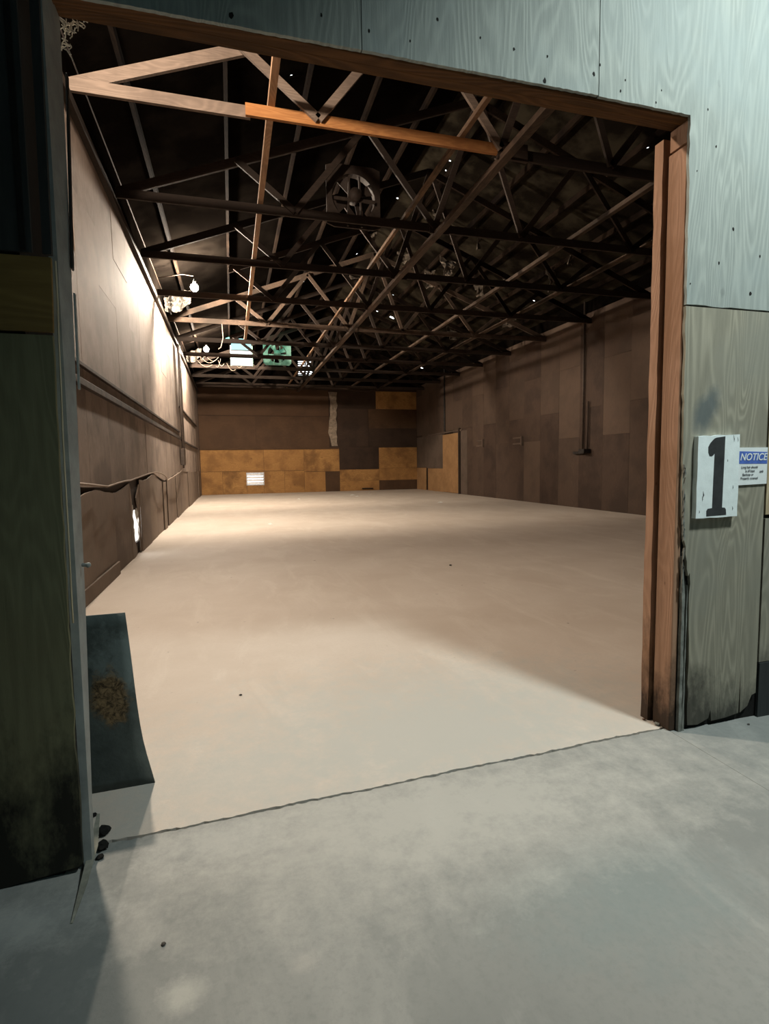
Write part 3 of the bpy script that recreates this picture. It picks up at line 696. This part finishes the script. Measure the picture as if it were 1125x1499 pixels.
wallthing('hanging_wire', 'short pale wire hooked below the fifth truss left of the long brace', 'wire', [(-.1, TY[4] - .03, CZ - .08), (-.08, TY[4] - .03, CZ - .5), (-.16, TY[4] - .03, CZ - .8), (-.24, TY[4] - .03, CZ - .86)], .014, M['cable'])

# ------------------------------------------------------------------ arched emitter with added glow, green fan, dark fan
def arch(x0, x1, z0, z1, y, n=14):
    w = x1 - x0; rise = .32
    pts = [(x0, y, z0), (x1, y, z0), (x1, y, z1 - rise)]
    for i in range(1, n):
        a = math.pi * i / n; pts.append(((x0 + x1) / 2 + w / 2 * math.cos(a), y, z1 - rise + rise * math.sin(a)))
    return pts + [(x0, y, z1 - rise)]
SYY = 24.55
sk = empty('arched_emitter', (.62, SYY, 6.0), 'glowing pale round-topped skylight pane among the far trusses', 'emitter')
MB().poly(arch(.20, 1.06, 6.0, 6.62, SYY)[:2] + [(1.06, SYY, 6.62), (.20, SYY, 6.62)], (0, .03, 0)).build('lower_pane', M['pane_glow'], sk)  # panes emit an added glow; no opening lets daylight through them
ar = arch(.20, 1.06, 6.66, 7.14, SYY)
MB().poly(ar, (0, .03, 0)).build('arched_pane', M['pane_glow_top'], sk)
MB().box(.18, 1.08, SYY - .02, SYY + .05, 6.62, 6.66).build('glazing_bar', M['dark_metal'], sk)
MB().box(.16, .20, SYY - .02, SYY + .06, 5.98, 6.84).build('frame', M['fan_green'], sk); MB().box(1.06, 1.10, SYY - .02, SYY + .06, 5.98, 6.84).build('frame', M['fan_green'], sk)
# glowing green strips added along the roof slope, standing in for daylight
gs = empty('green_glow_strip', (1, 25.9, 7.6), 'broken strip of added green glow under the roof above the arched skylight', 'emitter')
for a, c, h in ((.0, .22, .05), (.35, .75, .09), (.8, 1.25, .12), (1.45, 2.25, .07)):
    yy = 25.9
    MB().bar((a, yy, roof_z(a, .12)), (c, yy, roof_z(c, .12)), .22, h).build('glow_strip_panel', M['green_glow'], gs)

def panel_fan(loc, w, h, mat, label, name='panel_fan'):
    x, y, z = loc
    r = empty(name, loc, label, 'fan', 'panel fans in the trusses')
    m = MB(); bm = m.bm; n = 32; R0 = min(w, h) * .40; fr = []
    def sq(a):
        c_, s_ = math.cos(a), math.sin(a); k = 1 / max(abs(c_) / (w / 2), abs(s_) / (h / 2)); return (x + c_ * k, z + s_ * k)
    rings = []
    for i in range(n):
        a = math.pi / 4 + 2 * math.pi * i / n; sx, sz = sq(a); ix, iz = x + R0 * math.cos(a), z + R0 * math.sin(a)
        rings.append([bm.verts.new((sx, y - .02, sz)), bm.verts.new((ix, y - .02, iz)), bm.verts.new((ix, y + .14, iz)), bm.verts.new((sx, y + .02, sz))])
    for i in range(n):
        p, q = rings[i], rings[(i + 1) % n]
        for k in range(4): bm.faces.new((p[k], q[k], q[(k + 1) % 4], p[(k + 1) % 4]))
    m.build('panel', mat, r)
    m = MB()
    for k in range(4):
        a0 = k * math.pi / 2 + .5
        pts = []
        for (rr, da, dy) in ((.10, -.35, .02), (.95, -.28, .03), (1.0, .28, .10), (.12, .5, .06)):
            pts.append((x + R0 * rr * math.cos(a0 + da), y + dy, z + R0 * rr * math.sin(a0 + da)))
        m.poly(pts, (0, .012, 0))
    m.build('blades', mat, r)
    MB().tube([(x, y - .20, z - .02), (x, y + .05, z - .02)], w * .11, 14).build('motor', mat, r, smooth=True)
    for dx in (-.13, .13):
        MB().bar((x + dx * w, y - .08, z - h / 2), (x + dx * w * .7, y - .08, z + h * .30), .03, .05, (0, 1, 0)).build('motor_bracket', mat, r)
    MB().bar((x - R0 * .95, y - .09, z - h * .08), (x + R0 * .95, y - .09, z - h * .08), .03, .06).build('motor_bracket', mat, r)
    return r
panel_fan((2.22, 25.3, 6.72), 1.25, 1.05, M['fan_green'], 'pale green square panel fan beside the green glow strip')
panel_fan((2.46, TY[1] + .26, 6.72), 1.05, 1.15, M['fan_brown'], 'sooty square panel fan standing on the second truss')
gl = bpy.data.lights.new('green_fan_fill', 'AREA'); gl.energy = 14; gl.color = (.45, 1, .78); gl.shape = 'RECTANGLE'; gl.size = 1.6; gl.size_y = .4  # unseen green fill added to light the fan
go = bpy.data.objects.new('green_fan_fill', gl); COL.objects.link(go); go.location = (1.9, 24.3, 7.55)
go.rotation_euler = (Vector((2.2, 25.3, 6.7)) - go.location).to_track_quat('-Z', 'Y').to_euler()

# rags of roof lining dangling from the right-hand slope
for (px, py, w, l) in ((655, 372, .5, .5), (628, 388, .35, .6), (592, 362, .5, .35), (702, 405, .4, .5), (745, 395, .5, .4), (798, 500, .25, .9), (662, 478, .6, .4), (560, 428, .5, .5), (545, 335, .3, .35), (806, 385, .4, .7), (834, 352, .4, .5), (640, 300, .3, .35), (700, 330, .3, .5), (742, 455, .6, .45), (520, 398, .5, .5)):
    p = on_roof(px, py) - Vector((0, 0, .28)); m = MB(); prev = None; a = random.uniform(-.6, .6)
    for i in range(8):
        u = i / 7; row = []
        for j in range(5):
            v = j / 4 - .5
            row.append(m.bm.verts.new((p.x + v * w * (1 - .5 * u) * math.cos(a) + random.uniform(-.03, .03), p.y + v * w * math.sin(a) + .08 * math.sin(u * 7 + j) + random.uniform(-.03, .03), p.z + .12 - u * l + .38 * (RIDGE - p.x) / abs(RIDGE - p.x) * v * w * (1 - u) * math.cos(a) + random.uniform(-.05, .05))))
        if prev:
            for j in range(4): m.bm.faces.new((prev[j], prev[j+1], row[j+1], row[j]))
        prev = row
    o = m.build('roof_lining_rag', M['rag']); o.modifiers.new('thickness', 'SOLIDIFY').thickness = .006
    tag(o, 'torn rag of dark roof lining dangling under the roof', 'roof lining', 'torn rags of roof lining')

# ------------------------------------------------------------------ signs
s0, s1, s2, s3 = (Vector((2.520, 0, 1.268)), Vector((2.820, 0, 1.270)), Vector((2.816, 0, 1.742)), Vector((2.521, 0, 1.730)))
SF = FY - .032
sg = empty('number_sign', (2.67, SF, 1.27), 'white painted wooden sign board with a big dark figure one', 'sign')
out = jag(s0, s1, 6, .002, (0, 0, 1)) + jag(s1, s2, 8, .002, (1, 0, 0))[1:] + jag(s2, s3, 6, .004, (0, 0, 1))[1:] + jag(s3, s0, 8, .002, (1, 0, 0))[1:-1]
MB().poly([(p.x, SF, p.z) for p in out], (0, .030, 0)).build('board', M['white_sign'], sg)
dg = [(.43, .975), (.64, .985), (.635, .70), (.625, .40), (.62, .118), (.69, .113), (.715, .09), (.725, .025), (.25, .02), (.245, .085), (.275, .112), (.38, .118), (.385, .45), (.395, .785), (.365, .765), (.33, .752), (.275, .757), (.243, .80), (.238, .865), (.28, .91), (.34, .945), (.38, .965)]
def bil(u, v): return (s0 * (1 - u) + s1 * u) * (1 - v) + (s3 * (1 - u) + s2 * u) * v
MB().poly([(bil(u, v).x, SF - .0012, bil(u, v).z) for u, v in dg], (0, .001, 0)).build('figure', M['digit'], sg)
chips = MB()
for (u, v, a) in ((.16, .29, .02), (.14, .24, .015), (.85, .955, .02), (.95, .94, .014), (.87, .36, .012), (.88, .10, .012), (.72, .69, .008), (.52, .06, .01), (.08, .08, .01)):
    p = bil(u, v); chips.poly([(p.x + a * random.uniform(-.5, .5), SF - .001, p.z - a), (p.x + a * .3, SF - .001, p.z - a * .2), (p.x - a * .1, SF - .001, p.z + a)], (0, .0008, 0))
tag(chips.build('paint_chips', M['digit'], sg), kind='stuff')

nt = empty('notice_sign', (2.94, FY - .006, 1.45), 'small white notice card with blue heading beside the number board', 'sign')
NF = FY - .008
MB().poly([(2.822, NF, 1.447), (3.062, NF, 1.452), (3.060, NF, 1.667), (2.826, NF, 1.667)], (0, .005, 0)).build('card', M['paper'], nt)
MB().poly([(2.834, NF - .001, 1.573), (3.058, NF - .001, 1.571), (3.056, NF - .001, 1.640), (2.836, NF - .001, 1.646)], (0, .0008, 0)).build('heading_band', M['blue_ink'], nt)
def text(body, x, z, size, mat, name, shear=0, y=NF - .0022, parent=nt, sx=1.0):
    cu = bpy.data.curves.new(name, 'FONT'); cu.body = body; cu.size = size; cu.align_x = 'CENTER'; cu.align_y = 'CENTER'; cu.shear = shear; cu.extrude = .0004; cu.offset = size * .012
    tmp = bpy.data.objects.new(name, cu); COL.objects.link(tmp)
    bpy.context.view_layer.update()
    me = bpy.data.meshes.new_from_object(tmp.evaluated_get(bpy.context.evaluated_depsgraph_get()))
    bpy.data.objects.remove(tmp)
    me.transform(Matrix.Translation((x, y, z)) @ Matrix.Rotation(math.pi / 2, 4, 'X') @ Matrix.Diagonal((sx, 1, 1, 1)))
    me.materials.clear(); me.materials.append(mat)
    o = bpy.data.objects.new(name, me); COL.objects.link(o); me.transform(Matrix.Translation(-Vector(parent.location))); o.parent = parent
text('NOTICE', 2.950, 1.610, .058, M['paper'], 'heading_text', .25, sx=.95)
for i, (s_, xx) in enumerate((('Long hair should', 2.925), ('is all kept', 2.930), ('Backcap or', 2.915), ('Properly covered', 2.925))):
    text(s_, xx, 1.552 - i * .0215, .0185, M['ink'], 'notice_line')
text('safe', 3.015, 1.527, .019, M['ink'], 'notice_line', .4)

# ------------------------------------------------------------------ metal sheet leaning on the back of the left jamb
t = NT('stained_dark_sheet')
c = t.coords(rnd=False)
z_ = t.n('ShaderNodeSeparateXYZ', inp={0: c})
base = t.mix(t.mask(t.noise(c, 5, 6, .65), .35, .65), (.040, .054, .053), (.080, .104, .10))
def blob(cx_, cz_, rx, rz, amp, lo, hi, sc):
    mp = t.n('ShaderNodeMapping', vector_type='TEXTURE', inp={0: c, 1: (cx_, 0, cz_), 3: (rx, 50, rz)}).outputs[0]
    L = t.n('ShaderNodeVectorMath', operation='LENGTH', inp={0: mp}).outputs['Value']
    return t.mask(t.math('ADD', L, t.math('MULTIPLY', t.math('SUBTRACT', t.noise(c, sc, 7, .7), .5), amp)), hi, lo)
base = t.mix(t.math('MULTIPLY', blob(-.54, .68, .14, .16, 2.6, .5, 1.1, 11), .7), base, (.155, .20, .20))
rust = blob(-.60, .50, .085, .16, 1.5, .75, 1.05, 10)
speck = t.mask(t.noise(c, 30, 6, .75, 1.2), .40, .60)
base = t.mix(rust, base, t.mix(speck, (.035, .024, .012), (.24, .17, .09)))
base = t.mix(t.math('MULTIPLY', t.mask(z_.outputs[2], .30, .36), .0), base, base)
M['sheet'] = t.finish(base, .6, t.math('ADD', t.noise(c, 40, 5), t.math('MULTIPLY', rust, .6)), .35, .006, 0, .35)
prof = [(0.0, 2.845), (.10, 2.825), (.25, 2.795), (.45, 2.765), (.65, 2.742), (.80, 2.731), (.925, 2.726)]
right = [-.437, -.432 - .010, -.438 - .010, -.457, -.478, -.494, -.508]
right = []
for zz, yy in prof:
    # right edge measured on the photo, found at this depth
    ex = {0.0: 227, .10: 220, .25: 208.5, .45: 200, .65: 193.5, .80: 188, .925: 183}[zz]
    ey = 1145 - (1145 - 895) * zz / .925
    right.append(at_y(ex, ey, yy).x)
m = MB(); prev = None
for (zz, yy), xr in zip(prof, right):
    row = [m.bm.verts.new((x_ , yy + .03 * (1 - zz) * (xr - x_) * -1.0, zz if zz > 0 else max(0, (xr - x_) * .0))) for x_ in (-.95, -.80, -.68, -.58, xr)]
    if prev:
        for k in range(4): m.bm.faces.new((prev[k], prev[k+1], row[k+1], row[k]))
    prev = row
o = m.build('leaning_metal_sheet', M['sheet'], smooth=True)
sd = o.modifiers.new('subdiv', 'SUBSURF'); sd.levels = sd.render_levels = 1
sd.boundary_smooth = 'PRESERVE_CORNERS'
so = o.modifiers.new('thickness', 'SOLIDIFY'); so.thickness = .006; so.offset = -1
tag(o, 'dark bent metal sheet with a rusty patch leaning behind the left jamb', 'metal sheet')

# ------------------------------------------------------------------ small debris
sp = MB()
A = [at_z(105, 1352), at_z(122, 1300), at_z(140, 1250), at_z(149, 1214)]
wd = [.003, .012, .016, .006]; hz = [.004, .012, .05, .10]
L_, R2 = [], []
for p, w, h in zip(A, wd, hz):
    L_.append(Vector((p.x - w, p.y - h * .4, h))); R2.append(Vector((p.x + w, p.y - h * .4, h)))
for i in range(3):
    v = [sp.bm.verts.new(q) for q in (L_[i], R2[i], R2[i+1], L_[i+1])]
    w_ = [sp.bm.verts.new(q - Vector((0, 0, .004))) for q in (L_[i], R2[i], R2[i+1], L_[i+1])]
    sp.bm.faces.new(v); sp.bm.faces.new(w_[::-1])
    for k in range(4): sp.bm.faces.new((v[k], w_[k], w_[(k+1)%4], v[(k+1)%4]))
bmesh.ops.remove_doubles(sp.bm, verts=sp.bm.verts[:], dist=1e-5)
tag(sp.build('wood_splinter', M['splinter']), 'long grey wood splinter sticking out from the left jamb foot', 'splinter')
def chunk(px, py, r, mat, name, label, cat, group=None, flat=.5, z=0):
    p = at_z(px, py); m = MB()
    bmesh.ops.create_icosphere(m.bm, subdivisions=2, radius=r)
    for v in m.bm.verts: v.co = Vector((v.co.x * random.uniform(.7, 1.3), v.co.y * random.uniform(.7, 1.2), v.co.z * flat * random.uniform(.7, 1.2)))
    lo = min(v.co.z for v in m.bm.verts)
    for v in m.bm.verts: v.co += Vector((p.x, p.y, z - lo))
    return tag(m.build(name, mat), label, cat, group)
for (px, py, r, lb_) in ((152, 1222, .028, 'black rotten wood chunk by the left jamb foot, the upper one'), (150, 1243, .026, 'black rotten wood chunk by the left jamb foot, under the splinter'), (147, 1257, .014, 'tiny black wood chip nearest the camera at the left jamb foot'), (138, 1195, .012, 'tiny black wood chip beneath the leaning metal sheet')):
    chunk(px, py, r, M['black_gap'], 'wood_chunk', lb_, 'wood chunk', 'wood chunks at the left jamb', .7)
chunk(352, 1018, .010, M['stone'], 'pebble', 'dark pebble alone on the pale floor just inside the opening', 'pebble')
chunk(239, 1383, .008, M['stone'], 'pebble', 'dark pebble on the grey floor near the bottom left corner', 'pebble')
chunk(962, 1061, .020, M['grey_edge'], 'rubble', 'flat grey rubble lump at the foot of the right jamb', 'rubble', None, .4)
chunk(942, 1054, .010, M['frame_z'], 'wood_chip', 'small reddish wood chip left of the right jamb foot', 'wood chip')
chunk(1095, 1061, .008, M['stone'], 'pebble', 'dark pebble before the tan plywood near the right edge', 'pebble')
chunk(659, 828, .02, M['stone'], 'pebble', 'dark pebble on the far right of the beige floor', 'pebble')
def paper(px, py, w, label):
    p = at_z(px, py); a = random.uniform(0, 3)
    m = MB(); n = 5; ring = []
    for i in range(n):
        t_ = a + 2 * math.pi * i / n; ring.append((p.x + w * math.cos(t_) * random.uniform(.6, 1.1), p.y + w * math.sin(t_) * random.uniform(.6, 1.3), .001 + random.uniform(0, .03)))
    b_ = [m.bm.verts.new(q) for q in ring]; c_ = m.bm.verts.new((p.x, p.y, .05)); d_ = m.bm.verts.new((p.x, p.y, .0))
    for i in range(n): m.bm.faces.new((b_[i], b_[(i+1)%n], c_)); m.bm.faces.new((b_[(i+1)%n], b_[i], d_))
    tag(m.build('paper_scrap', M['scrap']), label, 'paper scrap', 'paper scraps on the floor')
paper(516, 725, .16, 'white paper scrap at the back, left one of a pair'); paper(523, 727, .14, 'white paper scrap at the back, right one of a pair')
paper(644, 736, .16, 'white paper scrap on the floor before the boarded doorway'); paper(396, 768, .09, 'white paper scrap alone in the middle of the hall floor')
paper(437, 731, .09, 'tiny white paper scrap near the back wall right of the vent'); paper(541, 722, .10, 'tiny white paper scrap close to the back wall, rightmost there')
# dusty cobweb tangle in the corner under the lintel
m = MB()
for k in range(46):
    p = at_y(random.uniform(84, 104), random.uniform(34, 74), 2.66); 
    if random.random() < .45: p = at_y(random.uniform(90, 128), random.uniform(32, 42), 2.66)
    q = p + Vector((random.uniform(-.03, .03), random.uniform(-.02, .02), random.uniform(-.035, .035)))
    m.tube([p, (p + q) / 2 + Vector((random.uniform(-.012, .012), 0, random.uniform(-.012, .012))), q], .0022, 5)
tag(m.build('cobweb_tangle', M['web']), 'dusty cobweb tangle in the upper left corner of the opening', 'cobweb', kind='stuff')

# ------------------------------------------------------------------ light
w = bpy.data.worlds.new('daylight'); SC.world = w; w.use_nodes = True
bg = w.node_tree.nodes['Background']; bg.inputs[0].default_value = (.92, .97, 1, 1); bg.inputs[1].default_value = 4.5
sl = bpy.data.lights.new('high_bay_lamp', 'SPOT'); sl.energy = 1200; sl.color = (.90, 1.0, .97); sl.spot_size = math.radians(78); sl.spot_blend = 1; sl.shadow_soft_size = .28
so_ = bpy.data.objects.new('high_bay_lamp', sl); COL.objects.link(so_); so_.location = (3.25, .3, 6.0)
so_.rotation_euler = (Vector((2.55, 3.0, .9)) - so_.location).to_track_quat('-Z', 'Y').to_euler()
al = bpy.data.lights.new('cool_fill', 'AREA'); al.energy = 48; al.color = (.5, .92, 1.0); al.shape = 'RECTANGLE'; al.size = 3; al.size_y = .5  # unseen cool fill added for teal ambient light in the shadows
ao = bpy.data.objects.new('cool_fill', al); COL.objects.link(ao); ao.location = (3.5, -4.5, 7.2)

vs_ = SC.view_settings
SC.display_settings.display_device = 'sRGB'
vs_.view_transform = 'Standard'; vs_.look = 'None'; vs_.exposure = 0; vs_.gamma = 1; vs_.use_curve_mapping = False
SC.cycles.use_denoising = True
SC.cycles.max_bounces = 8; SC.cycles.diffuse_bounces = 5
SC.cycles.sample_clamp_indirect = 8
